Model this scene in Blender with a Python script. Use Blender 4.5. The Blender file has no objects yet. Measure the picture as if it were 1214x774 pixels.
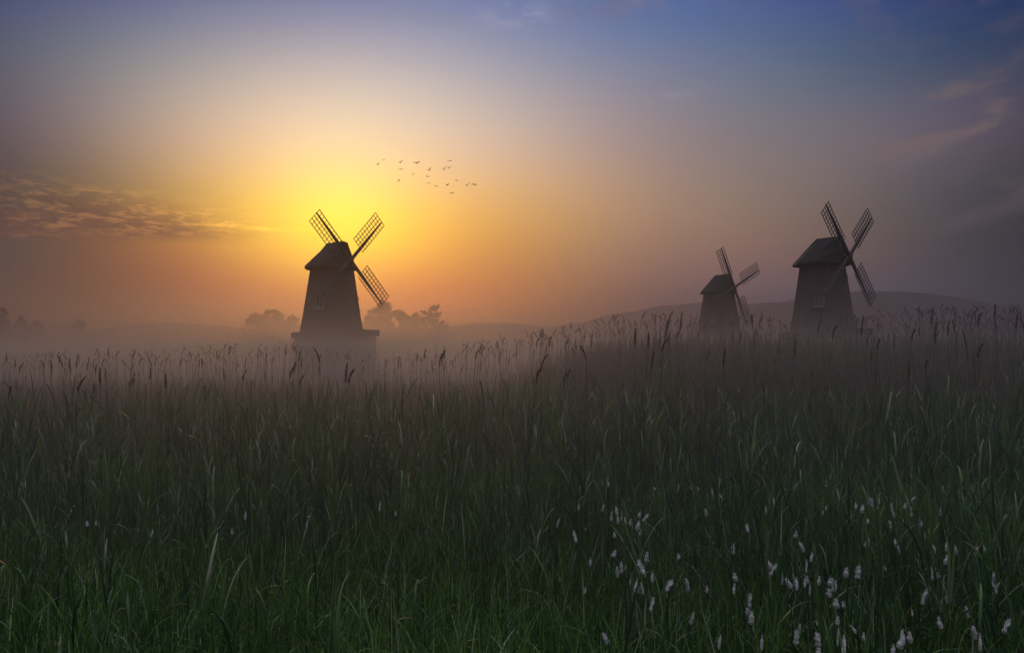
import bpy, math, random
import numpy as np
from mathutils import Vector, Matrix, Euler

R = math.radians
rng = np.random.default_rng(11)
random.seed(11)
scene = bpy.context.scene
col = scene.collection

# ------------------------------------------------------------------ camera
FPX, CX, CY, HOR = 953.0, 607.0, 387.0, 417.0     # the photograph: 1214 x 774
CAMZ = 2.3
PITCH = math.atan((HOR - CY) / FPX)
cam_d = bpy.data.cameras.new('camera')
cam_d.sensor_width = 36
cam_d.lens = 36 * FPX / 1214
cam_d.clip_start, cam_d.clip_end = 0.05, 20000
cam = bpy.data.objects.new('camera', cam_d)
cam.location = (0, 0, CAMZ)
cam.rotation_euler = (math.pi / 2 + PITCH, 0, 0)
col.objects.link(cam)
scene.camera = cam

def at(px, py, Y):
    """the point at depth Y (metres along +y) seen at photograph pixel px, py"""
    u, v = (px - CX) / FPX, (CY - py) / FPX
    d = Vector((u, math.cos(PITCH) - v * math.sin(PITCH), math.sin(PITCH) + v * math.cos(PITCH)))
    return Vector((0, 0, CAMZ)) + d * (Y / d.y)

# ------------------------------------------------------------------ materials
def nt_new(name):
    m = bpy.data.materials.new(name)
    m.use_nodes = True
    m.node_tree.nodes.clear()
    return m, m.node_tree

def node(nt, kind, **kw):
    n = nt.nodes.new(kind)
    for k, v in kw.items():
        if k.startswith('i_'):
            n.inputs[k[2:].replace('_', ' ')].default_value = v
        else:
            setattr(n, k, v)
    return n

def mat_noise(name, c1, c2, scale, rough=.8, stretch=(1, 1, 1), bump=.0, detail=5):
    m, nt = nt_new(name)
    out = node(nt, 'ShaderNodeOutputMaterial')
    b = node(nt, 'ShaderNodeBsdfPrincipled')
    b.inputs['Roughness'].default_value = rough
    tc = node(nt, 'ShaderNodeTexCoord')
    mp = node(nt, 'ShaderNodeMapping')
    mp.inputs['Scale'].default_value = stretch
    nz = node(nt, 'ShaderNodeTexNoise')
    nz.inputs['Scale'].default_value = scale
    nz.inputs['Detail'].default_value = detail
    rp = node(nt, 'ShaderNodeValToRGB')
    rp.color_ramp.elements[0].position = .3
    rp.color_ramp.elements[1].position = .7
    rp.color_ramp.elements[0].color = (*c1, 1)
    rp.color_ramp.elements[1].color = (*c2, 1)
    L = nt.links.new
    L(tc.outputs['Object'], mp.inputs['Vector'])
    L(mp.outputs[0], nz.inputs['Vector'])
    L(nz.outputs['Fac'], rp.inputs['Fac'])
    L(rp.outputs['Color'], b.inputs['Base Color'])
    if bump:
        bp = node(nt, 'ShaderNodeBump')
        bp.inputs['Strength'].default_value = bump
        bp.inputs['Distance'].default_value = .05
        L(nz.outputs['Fac'], bp.inputs['Height'])
        L(bp.outputs[0], b.inputs['Normal'])
    L(b.outputs[0], out.inputs['Surface'])
    return m

def mat_boards(name, c1, c2, freq=5.0):
    """vertical boards with grooves: angle round the tower x grain"""
    m, nt = nt_new(name)
    L = nt.links.new
    out = node(nt, 'ShaderNodeOutputMaterial')
    b = node(nt, 'ShaderNodeBsdfPrincipled')
    b.inputs['Roughness'].default_value = .75
    tc = node(nt, 'ShaderNodeTexCoord')
    mp = node(nt, 'ShaderNodeMapping')
    mp.inputs['Scale'].default_value = (6, 6, .5)
    nz = node(nt, 'ShaderNodeTexNoise')
    nz.inputs['Scale'].default_value = 1.5
    nz.inputs['Detail'].default_value = 6
    rp = node(nt, 'ShaderNodeValToRGB')
    rp.color_ramp.elements[0].position = .32
    rp.color_ramp.elements[1].position = .7
    rp.color_ramp.elements[0].color = (*c1, 1)
    rp.color_ramp.elements[1].color = (*c2, 1)
    wv = node(nt, 'ShaderNodeTexWave', wave_type='BANDS', bands_direction='Z')
    wv.inputs['Scale'].default_value = freq
    bp = node(nt, 'ShaderNodeBump')
    bp.inputs['Strength'].default_value = .5
    bp.inputs['Distance'].default_value = .03
    L(tc.outputs['Object'], mp.inputs['Vector'])
    L(mp.outputs[0], nz.inputs['Vector'])
    L(tc.outputs['Object'], wv.inputs['Vector'])
    L(nz.outputs['Fac'], rp.inputs['Fac'])
    L(rp.outputs['Color'], b.inputs['Base Color'])
    L(wv.outputs['Fac'], bp.inputs['Height'])
    L(bp.outputs[0], b.inputs['Normal'])
    L(b.outputs[0], out.inputs['Surface'])
    return m

def mat_leaf(name, stops, rough=.45, trans=.3, spec=.5):
    """blade material: the per-blade attribute 'tint' picks the blade's own colour"""
    m, nt = nt_new(name)
    L = nt.links.new
    out = node(nt, 'ShaderNodeOutputMaterial')
    at_ = node(nt, 'ShaderNodeAttribute', attribute_name='tint')
    rp = node(nt, 'ShaderNodeValToRGB')
    els = rp.color_ramp.elements
    while len(els) < len(stops):
        els.new(.5)
    for e, (p, c) in zip(els, stops):
        e.position = p
        e.color = (*c, 1)
    b = node(nt, 'ShaderNodeBsdfPrincipled')
    b.inputs['Roughness'].default_value = rough
    b.inputs['Specular IOR Level'].default_value = spec
    tr = node(nt, 'ShaderNodeBsdfTranslucent')
    mx = node(nt, 'ShaderNodeMixShader')
    mx.inputs[0].default_value = trans
    L(at_.outputs['Fac'], rp.inputs['Fac'])
    L(rp.outputs['Color'], b.inputs['Base Color'])
    L(rp.outputs['Color'], tr.inputs['Color'])
    L(b.outputs[0], mx.inputs[1])
    L(tr.outputs[0], mx.inputs[2])
    L(mx.outputs[0], out.inputs['Surface'])
    return m

def mat_plain(name, c, rough=.7, metallic=0):
    return mat_noise(name, tuple(x * .85 for x in c), tuple(min(1, x * 1.15) for x in c), 3.0, rough)

def mat_volume(name, color, density, g):
    m, nt = nt_new(name)
    out = node(nt, 'ShaderNodeOutputMaterial')
    v = node(nt, 'ShaderNodeVolumePrincipled')
    v.inputs['Color'].default_value = (*color, 1)
    v.inputs['Density'].default_value = density
    v.inputs['Anisotropy'].default_value = g
    nt.links.new(v.outputs[0], out.inputs['Volume'])
    m.cycles.homogeneous_volume = True
    return m

M = {}
M['tower'] = mat_boards('weathered boards', (.045, .032, .028), (.075, .054, .046))
M['cap'] = mat_noise('roof shingles', (.008, .0075, .008), (.017, .016, .017), 6, .9, (1, 1, 3), .4)
M['base'] = mat_noise('rendered wall', (.09, .075, .07), (.13, .11, .105), 1.2, .85, bump=.2)
M['timber'] = mat_noise('dark sail timber', (.03, .026, .024), (.055, .047, .043), 8, .75, (1, 6, 1))
M['lath'] = mat_noise('sail laths', (.04, .035, .034), (.065, .057, .054), 8, .75)
M['trim'] = mat_plain('painted window trim', (.15, .145, .145), .55)
M['glass'] = mat_noise('window glass', (.03, .03, .035), (.05, .05, .055), .8, .08)
M['door'] = mat_plain('painted door', (.42, .38, .36), .6)
M['bark'] = mat_noise('bark', (.04, .03, .025), (.09, .07, .055), 5, .9, (1, 1, .2), .5)
M['crown'] = mat_leaf('tree leaves', [(0, (.03, .045, .02)), (1, (.07, .09, .035))], .7, .2, .2)
M['bird'] = mat_noise('dark plumage', (.03, .028, .026), (.07, .06, .055), 12, .8)
M['ground'] = mat_noise('damp earth and litter', (.035, .035, .02), (.07, .065, .04), 1.6, .95, bump=.3)
M['hills'] = mat_noise('wooded slope', (.022, .03, .036), (.042, .052, .056), .05, .95)
M['grass'] = mat_leaf('meadow grass', [(0, (.016, .045, .012)), (.4, (.045, .126, .019)), (.8, (.14, .28, .048)), (.93, (.17, .31, .07)), (1, (.38, .42, .30))], .36, .32, .45)  # palest stop also paints highlights into the colour of a few blades
M['reedleaf'] = mat_leaf('reed leaves', [(0, (.018, .045, .022)), (.45, (.05, .12, .04)), (.85, (.12, .22, .065)), (1, (.30, .34, .24))], .38, .3, .4)  # palest stop is a highlight tone put into the leaf colour
M['dryreed'] = mat_leaf('last year reed leaves', [(0, (.06, .065, .04)), (.45, (.12, .115, .075)), (.8, (.18, .165, .115)), (1, (.26, .23, .17))], .6, .3, .2)
M['drygrass'] = mat_leaf('reed stalks', [(0, (.035, .036, .022)), (.5, (.06, .056, .035)), (1, (.11, .095, .06))], .6, .15, .3)
M['panicle'] = mat_leaf('reed seed heads', [(0, (.035, .024, .022)), (1, (.09, .062, .052))], .8, .12, .2)
M['fluff'] = mat_leaf('white seed fluff', [(0, (.74, .72, .75)), (1, (.86, .84, .87))], .9, .3, .1)

# ------------------------------------------------------------------ object helpers
def link(o, parent=None):
    col.objects.link(o)
    if parent is not None:
        o.parent = parent
    return o

def tag(o, label=None, cat=None, group=None, kind=None):
    for k, v in (('label', label), ('category', cat), ('group', group), ('kind', kind)):
        if v:
            o[k] = v
    return o

def empty(name, loc=(0, 0, 0), rz=0):
    o = bpy.data.objects.new(name, None)
    o.location = loc
    o.rotation_euler = (0, 0, rz)
    o.empty_display_size = .2
    return link(o)

kids = {}
def copy_tree(o, parent=None):
    c = o.copy()
    link(c, parent)
    for ch in list(o.children):
        copy_tree(ch, c)
    return c

class MB:
    """collects polygons; build() makes one mesh object"""
    def __init__(s):
        s.v, s.f = [], []
    def poly(s, pts):
        b = len(s.v)
        s.v += [tuple(p) for p in pts]
        s.f.append(tuple(range(b, b + len(pts))))
        return s
    def mesh(s, vs, fs):
        b = len(s.v)
        s.v += [tuple(p) for p in vs]
        s.f += [tuple(b + i for i in f) for f in fs]
        return s
    def box(s, c, h, rot=None):
        c = Vector(c)
        vs = []
        for x in (-1, 1):
            for y in (-1, 1):
                for z in (-1, 1):
                    p = Vector((x * h[0], y * h[1], z * h[2]))
                    if rot is not None:
                        p = rot @ p
                    vs.append(c + p)
        return s.mesh(vs, [(0, 1, 3, 2), (4, 6, 7, 5), (0, 4, 5, 1), (2, 3, 7, 6), (0, 2, 6, 4), (1, 5, 7, 3)])
    def beam(s, p0, p1, w0, w1=None, t0=None, t1=None, up=(0, 0, 1)):
        p0, p1, up = Vector(p0), Vector(p1), Vector(up)
        w1 = w0 if w1 is None else w1
        t0 = w0 if t0 is None else t0
        t1 = t0 if t1 is None else t1
        d = (p1 - p0).normalized()
        a = d.cross(up).normalized()
        b = a.cross(d)
        vs = []
        for p, w, t in ((p0, w0, t0), (p1, w1, t1)):
            for i, j in ((-1, -1), (1, -1), (1, 1), (-1, 1)):
                vs.append(p + a * (i * w / 2) + b * (j * t / 2))
        return s.mesh(vs, [(3, 2, 1, 0), (4, 5, 6, 7), (0, 1, 5, 4), (1, 2, 6, 5), (2, 3, 7, 6), (3, 0, 4, 7)])
    def loft(s, rings, cap=True):
        n = len(rings[0])
        vs = [p for r in rings for p in r]
        fs = []
        for k in range(len(rings) - 1):
            for i in range(n):
                j = (i + 1) % n
                fs.append((k * n + i, k * n + j, (k + 1) * n + j, (k + 1) * n + i))
        if cap:
            fs.append(tuple(reversed(range(n))))
            fs.append(tuple(range((len(rings) - 1) * n, len(rings) * n)))
        return s.mesh(vs, fs)
    def tube(s, pts, radii, n=7):
        rings = []
        for k, p in enumerate(pts):
            p = Vector(p)
            a = Vector(pts[max(0, k - 1)])
            b = Vector(pts[min(len(pts) - 1, k + 1)])
            d = (b - a).normalized()
            x = d.orthogonal().normalized() if abs(d.z) > .9 else d.cross(Vector((0, 0, 1))).normalized()
            y = d.cross(x)
            rings.append([p + (x * math.cos(2 * math.pi * i / n) + y * math.sin(2 * math.pi * i / n)) * radii[k] for i in range(n)])
        return s.loft(rings)
    def data(s, name, m):
        me = bpy.data.meshes.new(name)
        me.from_pydata(s.v, [], s.f)
        me.materials.append(m)
        me.validate()
        me.update()
        return me
    def build(s, name, m, parent=None, loc=(0, 0, 0)):
        o = bpy.data.objects.new(name, s.data(name, m))
        o.location = loc
        return link(o, parent)

def np_mesh(name, verts, quads, m, tint=None):
    """one mesh from numpy arrays: verts (n,3), quads (k,4)"""
    me = bpy.data.meshes.new(name)
    nv, nq = len(verts), len(quads)
    me.vertices.add(nv)
    me.vertices.foreach_set('co', np.ascontiguousarray(verts, dtype=np.float32).ravel())
    me.loops.add(nq * 4)
    me.loops.foreach_set('vertex_index', np.ascontiguousarray(quads, dtype=np.int32).ravel())
    me.polygons.add(nq)
    me.polygons.foreach_set('loop_start', np.arange(0, nq * 4, 4, dtype=np.int32))
    me.polygons.foreach_set('loop_total', np.full(nq, 4, dtype=np.int32))
    me.polygons.foreach_set('use_smooth', np.ones(nq, dtype=bool))
    if tint is not None:
        a = me.attributes.new('tint', 'FLOAT', 'POINT')
        a.data.foreach_set('value', np.ascontiguousarray(tint, dtype=np.float32))
    me.materials.append(m)
    me.update()
    return me

def np_object(name, verts, quads, m, tint=None, parent=None):
    return link(bpy.data.objects.new(name, np_mesh(name, verts, quads, m, tint)), parent)

# ------------------------------------------------------------------ terrain
def S(t):
    t = np.clip(t, 0, 1)
    return t * t * (3 - 2 * t)

def ground_z(x, y):
    x, y = np.asarray(x, float), np.asarray(y, float)
    bank = .9 * S((x + 1.0) / 5.0) * S((y - 12) / 9.0) * (1 - S((y - 52) / 14.0))
    near = np.exp(-(x * x + y * y) / 90.0 ** 2)
    lump = .05 * np.sin(x * .7 + 1.3) * np.sin(y * .55 + .4) + .04 * np.sin(x * 1.9 + y * 1.3)
    return bank + lump * near

EXT = 1500.0
gs = np.concatenate([-np.geomspace(EXT, 30, 26), np.arange(-29, 30, 1.0), np.geomspace(30, EXT, 26)])
gy = np.concatenate([-np.geomspace(EXT, 8, 14), np.arange(-7, 80, 1.0), np.geomspace(80, EXT, 22)])
GX, GY = np.meshgrid(gs, gy)
gv = np.stack([GX, GY, ground_z(GX, GY)], -1).reshape(-1, 3)
ii = np.arange(len(gy) - 1)[:, None] * len(gs) + np.arange(len(gs) - 1)[None]
gq = np.stack([ii, ii + 1, ii + 1 + len(gs), ii + len(gs)], -1).reshape(-1, 4)
tag(np_object('ground', gv, gq, M['ground']), kind='structure')

# hills: real ridges, each a long mound; the crest height follows the skyline
def ridge(name, Y, depth, pts, seed, rough, label=None):
    xs = np.linspace(pts[0][0], pts[-1][0], 260)
    hs = np.interp(xs, [p[0] for p in pts], [p[1] for p in pts])
    r = np.random.default_rng(seed)
    k = np.ones(9) / 9
    hs = np.convolve(np.pad(hs, 4, mode='edge'), k, 'valid')
    bump = np.convolve(r.normal(0, 1, len(xs) + 4), np.ones(5) / 5, 'valid')
    n = 15
    V = []
    for j in range(n):
        t = j / (n - 1) * 2 - 1
        prof = math.cos(t * math.pi / 2) ** 1.3
        wob = np.convolve(r.normal(0, 1, len(xs) + 4), np.ones(5) / 5, 'valid')
        z = (hs + bump * rough * .6 + wob * rough * .5) * prof - 2
        V.append(np.stack([xs, np.full_like(xs, Y + t * depth), z], -1))
    V = np.concatenate(V)
    m_ = len(xs)
    i0 = np.arange(n - 1)[:, None] * m_ + np.arange(m_ - 1)[None]
    q = np.stack([i0, i0 + 1, i0 + 1 + m_, i0 + m_], -1).reshape(-1, 4)
    return tag(np_object(name, V, q, M['hills']), kind='structure')

def crest(Y, pix):
    return [((at(px, py, Y).x), max(0.0, at(px, py, Y).z + 2)) for px, py in pix]

ridge('hills', 1080, 160, crest(1080, [(560, 409), (640, 392), (700, 379), (745, 370), (790, 361), (835, 358), (880, 360), (915, 359), (940, 356), (985, 350),
      (1030, 346), (1080, 346), (1120, 350), (1160, 359), (1214, 368), (1300, 380), (1500, 400)]), 3, 2.3)
ridge('hills', 1350, 150, crest(1350, [(-260, 398), (-100, 396), (0, 395), (80, 393), (150, 386), (200, 382), (250, 385), (300, 391), (380, 394), (450, 399),
      (520, 389), (570, 383), (620, 384), (700, 394), (760, 405)]), 5, 1.5)

# ------------------------------------------------------------------ windmills
def ngon(r, z, n=8, ph=0.0, cx=0.0, cy=0.0):
    return [Vector((cx + r * math.cos(ph + 2 * math.pi * k / n), cy + r * math.sin(ph + 2 * math.pi * k / n), z)) for k in range(n)]

EAVE = 9.9
def make_mill():
    root = empty('windmill')
    # tower: eight tapering boarded faces, corner facing the sails
    tw = MB().loft([ngon(2.98, 3.55), ngon(2.62, 5.6), ngon(1.96, EAVE + .1)])
    tw.build('tower', M['tower'], root)
    # cap: octagonal eave, steep front, long rear slope, narrow flat ridge
    cp = MB()
    def oct_eave(r, z, dx=-.12):
        return ngon(r, z, 8, math.pi / 8, dx)
    top = [Vector(p) for p in ((1.62, .42, 2.36), (.95, .45, 2.38), (.25, .45, 2.38), (-.34, .36, 2.40), (-.34, -.36, 2.40), (.25, -.45, 2.38), (.95, -.45, 2.38), (1.62, -.42, 2.36))]
    e1 = oct_eave(2.5, EAVE)
    e2 = oct_eave(2.46, EAVE + .2)
    # order e: angles 22.5, 67.5, 112.5, 157.5 ... ; match top ring to it
    topz = [Vector((p.x, p.y, p.z + EAVE)) for p in top]
    mid = []
    for a, b in zip(e2, topz):
        mid.append(Vector((a.x + (b.x - a.x) * .49, a.y + (b.y - a.y) * .47, a.z + (b.z - a.z) * .505)))
    cp.loft([e1, e2, mid, topz], cap=False)
    cp.poly(list(reversed(e1)))
    rg = [Vector((1.55, 0, EAVE + 2.5)), Vector((-.15, 0, EAVE + 2.46))]
    cp.poly([topz[0], topz[1], topz[2], rg[1], rg[0]])
    cp.poly([topz[2], topz[3], rg[1]])
    cp.poly([topz[3], topz[4], rg[1]])
    cp.poly([topz[4], topz[5], rg[1]])
    cp.poly([topz[5], topz[6], topz[7], rg[0], rg[1]])
    cp.poly([topz[7], topz[0], rg[0]])
    cap = cp.build('cap', M['cap'], root)
    fs = MB()
    fs.beam((1.66, -.42, EAVE + 2.30), (1.66, .42, EAVE + 2.30), .08, t0=.14)
    fs.build('front_board', M['timber'], cap)
    # windshaft and hub
    HX, HZ = 2.50, EAVE + .66
    ws = MB().tube([(1.2, 0, HZ - .03), (2.45, 0, HZ)], [.19, .17], 10)
    ws.build('windshaft', M['timber'], root)
    hb = MB().box((HX, 0, HZ), (.16, .26, .26)).tube([(HX + .16, 0, HZ), (HX + .32, 0, HZ)], [.16, .07], 10)
    hb.build('hub', M['timber'], root)
    SL = 5.45
    sp = MB()
    sp.beam((0, .25, 0), (0, 2.5, 0), .26, .22, .22, .18, up=(1, 0, 0))
    sp.beam((0, 2.5, 0), (0, SL + .03, 0), .22, .09, .18, .08, up=(1, 0, 0))
    lt = MB()
    offs = (-.42, .38, .76, 1.14)
    r0 = 1.62
    for o_ in offs:
        st = r0 + (.0 if o_ > 0 else .1)
        lt.beam((.03, st, o_), (.03, SL, o_), .052, up=(1, 0, 0))
    nr = 11
    for k in range(nr):
        y = r0 + (SL - r0) * k / (nr - 1)
        lt.beam((.075, y, offs[0] - .025), (.075, y, offs[-1] + .025), .044, up=(1, 0, 0))
    spd, ltd = sp.data('sail', M['timber']), lt.data('sail_lattice', M['lath'])
    for k in range(4):
        s_ = bpy.data.objects.new('sail', spd)
        s_.location = (HX + .02, 0, HZ)
        s_.rotation_euler = (R(46 + 90 * k), 0, 0)
        link(s_, root)
        l_ = bpy.data.objects.new('sail_lattice', ltd)
        link(l_, s_)
    # windows on the two faces beside the front
    for sgn in (1, -1):
        for zc, hh, ww in ((6.65, .52, .42),):
            ang = sgn * R(67.5)
            slope = math.atan((2.62 - 1.96) * math.cos(math.pi / 8) / (EAVE + .1 - 5.6))
            rad = (2.62 + (1.96 - 2.62) * (zc - 5.6) / (EAVE + .1 - 5.6)) * math.cos(math.pi / 8)
            Rm = Matrix.Rotation(ang, 3, 'Z') @ Matrix.Rotation(-slope, 3, 'Y')
            c = Vector((rad * math.cos(ang), rad * math.sin(ang), zc))
            w = MB()
            for y0, y1, z0, z1 in ((-ww, ww, hh - .09, hh), (-ww, ww, -hh, -hh + .09), (-ww, -ww + .09, -hh + .09, hh - .09), (ww - .09, ww, -hh + .09, hh - .09),
                                   (-.04, .04, -hh + .09, hh - .09)):
                w.box(c + Rm @ Vector((.04, (y0 + y1) / 2, (z0 + z1) / 2)), (.08, (y1 - y0) / 2, (z1 - z0) / 2), Rm)
            wd = w.build('window', M['trim'], root)
            p = MB().box(c + Rm @ Vector((.01, 0, 0)), (.025, ww - .085, hh - .085), Rm)
            p.build('pane', M['glass'], wd)
            si = MB().box(c + Rm @ Vector((.12, 0, -hh - .05)), (.15, ww + .1, .045), Rm)
            si.build('sill', M['trim'], wd)
            hd = MB().box(c + Rm @ Vector((.12, 0, hh + .06)), (.15, ww + .08, .05), Rm)
            hd.build('window_hood', M['timber'], wd)
    # low base house with a flat overhanging roof
    bs = MB().loft([ngon(3.46, -.6, 8, math.pi / 8), ngon(3.40, 3.45, 8, math.pi / 8)])
    base = bs.build('base', M['base'], root)
    rf = MB().loft([ngon(3.55, 3.452, 8, math.pi / 8), ngon(3.74, 3.53, 8, math.pi / 8), ngon(3.74, 3.95, 8, math.pi / 8), ngon(3.6, 4.05, 8, math.pi / 8)])
    rf.build('base_roof', M['cap'], base)
    for a_ in (0, 45, 90, 180, 270, 315):
        ang = R(a_)
        ap = 3.44 * math.cos(math.pi / 8)
        Rm = Matrix.Rotation(ang, 3, 'Z')
        if a_ == 45:
            d = MB().box(Rm @ Vector((ap + .03, 0, 1.05)), (.05, .5, 1.05), Rm)
            dr = d.build('door', M['door'], root)
            MB().box(Rm @ Vector((ap + .1, .36, 1.05)), (.03, .03, .1), Rm).build('handle', M['timber'], dr)
            continue
        w = MB()
        ww, hh, zc = .45, .62, 2.25
        for y0, y1, z0, z1 in ((-ww, ww, hh - .09, hh), (-ww, ww, -hh, -hh + .09), (-ww, -ww + .09, -hh + .09, hh - .09), (ww - .09, ww, -hh + .09, hh - .09), (-.04, .04, -hh + .09, hh - .09)):
            w.box(Rm @ Vector((ap + .02, (y0 + y1) / 2, zc + (z0 + z1) / 2)), (.06, (y1 - y0) / 2, (z1 - z0) / 2), Rm)
        wd = w.build('window', M['trim'], root)
        MB().box(Rm @ Vector((ap, 0, zc)), (.02, ww - .085, hh - .085), Rm).build('pane', M['glass'], wd)
    # porch on one side, its roof a little higher than the rest
    Rm = Matrix.Rotation(R(22), 3, 'Z')
    pc = MB().box(Rm @ Vector((3.15, 0, 1.55)), (.62, 1.5, 2.15), Rm)
    pw = pc.build('porch', M['base'], root)
    MB().box(Rm @ Vector((3.12, 0, 4.02)), (.86, 1.75, .28), Rm).build('porch_roof', M['cap'], pw)
    return root

mill = make_mill()
def set_mill(o, px, Y, A, t0, sc):
    p = at(px, HOR, Y)
    o.location = (p.x, Y, 0)
    o.rotation_euler = (0, 0, R(A - 90))
    o.scale = sc
    k = 0
    for ch in o.children:
        if ch.name.startswith('sail'):
            ch.rotation_euler = (R(t0 + 90 * k), 0, 0)
            k += 1
bpy.context.view_layer.update()
mill_b, mill_c = copy_tree(mill), copy_tree(mill)
set_mill(mill, 393, 74, 53, 46, (1, 1, 1))
set_mill(mill_b, 976.5, 71, 42, 43, (.96, 1.10, 1.0))
set_mill(mill_c, 853, 105, 35, 27, (1, 1, 1))
GRP = 'wooden windmills in the marsh'
tag(mill, 'dark windmill standing straight in front of the golden sunrise glow, with low base house', 'windmill', GRP)
tag(mill_b, 'large dark windmill with a pale framed window, standing before the long hill', 'windmill', GRP)
tag(mill_c, 'smallest and farthest windmill, half sunk in mist, one sail almost upright', 'windmill', GRP)

# ------------------------------------------------------------------ trees
def tree(px, top, wpx, Y, seed, label, spiky=False, nleaf=14000, name='tree', low=.06):
    r = np.random.default_rng(seed)
    Y *= 1.38
    T = at(px, top, Y)
    H, W = T.z, wpx / FPX * Y
    root = empty(name, (T.x, Y, 0))
    ncl = 70
    cents, rad = [], []
    ch = H * (1 - low)
    side = r.uniform(-.12, .12)
    for k in range(ncl):
        th = r.uniform(0, 2 * math.pi)
        f = math.sqrt(r.uniform(.0, 1))
        zz = r.uniform(-1, 1)
        lim = (1 - abs(zz) ** 2.6) ** .5 if zz > 0 else 1 - .12 * zz * zz
        if spiky and zz < .15:
            lim *= .62
        lim *= 1 + .16 * math.sin(th * 2 + seed) + r.normal(0, .08)
        cr = (W * .085 + .3) * r.uniform(.7, 1.4)
        rx = max(.1, W / 2 * lim - cr * .6) * f
        cents.append((rx * math.cos(th) + side * W * zz, rx * math.sin(th), H * low + ch / 2 + zz * (ch / 2 - cr * .7)))
        rad.append(cr)
        if spiky and zz > .0 and k % 2:
            for q_ in range(3):
                e = 1.0 + .14 * (q_ + 1)
                cents.append((rx * math.cos(th) * e + W * .04 * q_ * math.cos(th), rx * math.sin(th) * e, (H * low + ch / 2 + zz * (ch / 2 - cr * .7)) * (1 + .025 * q_)))
                rad.append(cr * (.42 - .1 * q_))
    ncl = len(cents)
    cents, rad = np.array(cents), np.array(rad)
    idx = r.integers(0, ncl, nleaf)
    d = r.normal(0, 1, (nleaf, 3))
    d /= np.linalg.norm(d, axis=1)[:, None]
    rr = r.uniform(.1, 1.0, nleaf) ** .5 * (1 + .32 * r.normal(0, 1, nleaf).clip(-1, 2.2))
    c = cents[idx] + d * (rad[idx] * rr)[:, None] * np.array([1, 1, .82])
    a = r.normal(0, 1, (nleaf, 3)); a /= np.linalg.norm(a, axis=1)[:, None]
    b = np.cross(a, r.normal(0, 1, (nleaf, 3))); b /= np.linalg.norm(b, axis=1)[:, None]
    s_ = r.uniform(.12, .30, nleaf)[:, None] * (W / 12 + .5)
    V = np.stack([c - a * s_, c - b * s_ * .55, c + a * s_, c + b * s_ * .55], 1).reshape(-1, 3)
    q = np.arange(nleaf * 4).reshape(-1, 4)
    np_object('crown', V, q, M['crown'], np.repeat(r.uniform(0, 1, nleaf), 4), root)
    tk = MB()
    tr = max(.12, H * .022)
    bend = r.normal(0, .02 * H, 2)
    tk.tube([(0, 0, -.3), (bend[0] * .4, bend[1] * .4, H * .25), (bend[0], bend[1], H * .55), (bend[0] * 1.4, bend[1] * 1.2, H * .82)], [tr * 1.3, tr, tr * .65, tr * .25], 8)
    for k in range(0, ncl, 4):
        z0 = H * r.uniform(.2, .55)
        e = cents[k]
        tk.tube([(bend[0] * z0 / H * 1.6, bend[1] * z0 / H * 1.6, z0), (e[0] * .55, e[1] * .55, z0 + (e[2] - z0) * .65), tuple(e)], [tr * .38, tr * .22, tr * .07], 5)
    tk.build('trunk', M['bark'], root)
    return tag(root, label, 'tree', 'misty trees behind the field')

for t_ in [
    (303, 371, 27, 380, 1, 'broad faint tree at the open end of the clump beside the glowing windmill', False),
    (328, 366, 36, 385, 2, 'widest rounded tree of the hazy clump beside the glowing windmill', False),
    (350, 373, 24, 390, 3, 'low hazy tree nearly touching the wall of the glowing windmill', False),
    (451, 354, 30, 380, 4, 'tall round-topped tree just under the lower sail tip of the glowing windmill', False),
    (436, 372, 20, 375, 5, 'low bushy tree between the glowing windmill and the round-topped tree', False),
    (473, 367, 34, 390, 6, 'wide low hazy tree between the round-topped tree and the spiky-crowned one', False),
    (492, 370, 20, 380, 7, 'small loose tree next to the spiky-crowned tree', False),
    (513, 361, 27, 375, 8, 'spiky-crowned hazy tree standing out above its neighbours', True),
    (524, 379, 14, 380, 9, 'short shrubby tree at the outer foot of the spiky-crowned tree', False),
    (1, 364, 30, 260, 10, 'dark tree cut by the edge of the photo under the cloud bank', False),
    (26, 374, 22, 300, 11, 'smaller dim tree beside the dark tree at the photo edge', False),
    (45, 380, 26, 420, 12, 'low dim tree between the photo edge and the lone faint one', False),
    (93, 378, 22, 450, 13, 'lone faint tree nearly lost in mist below the cloud bank', False),
]:
    t_ = list(t_)
    t_[2] *= 1.22 if 250 < t_[0] else .9
    tree(*t_)

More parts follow.
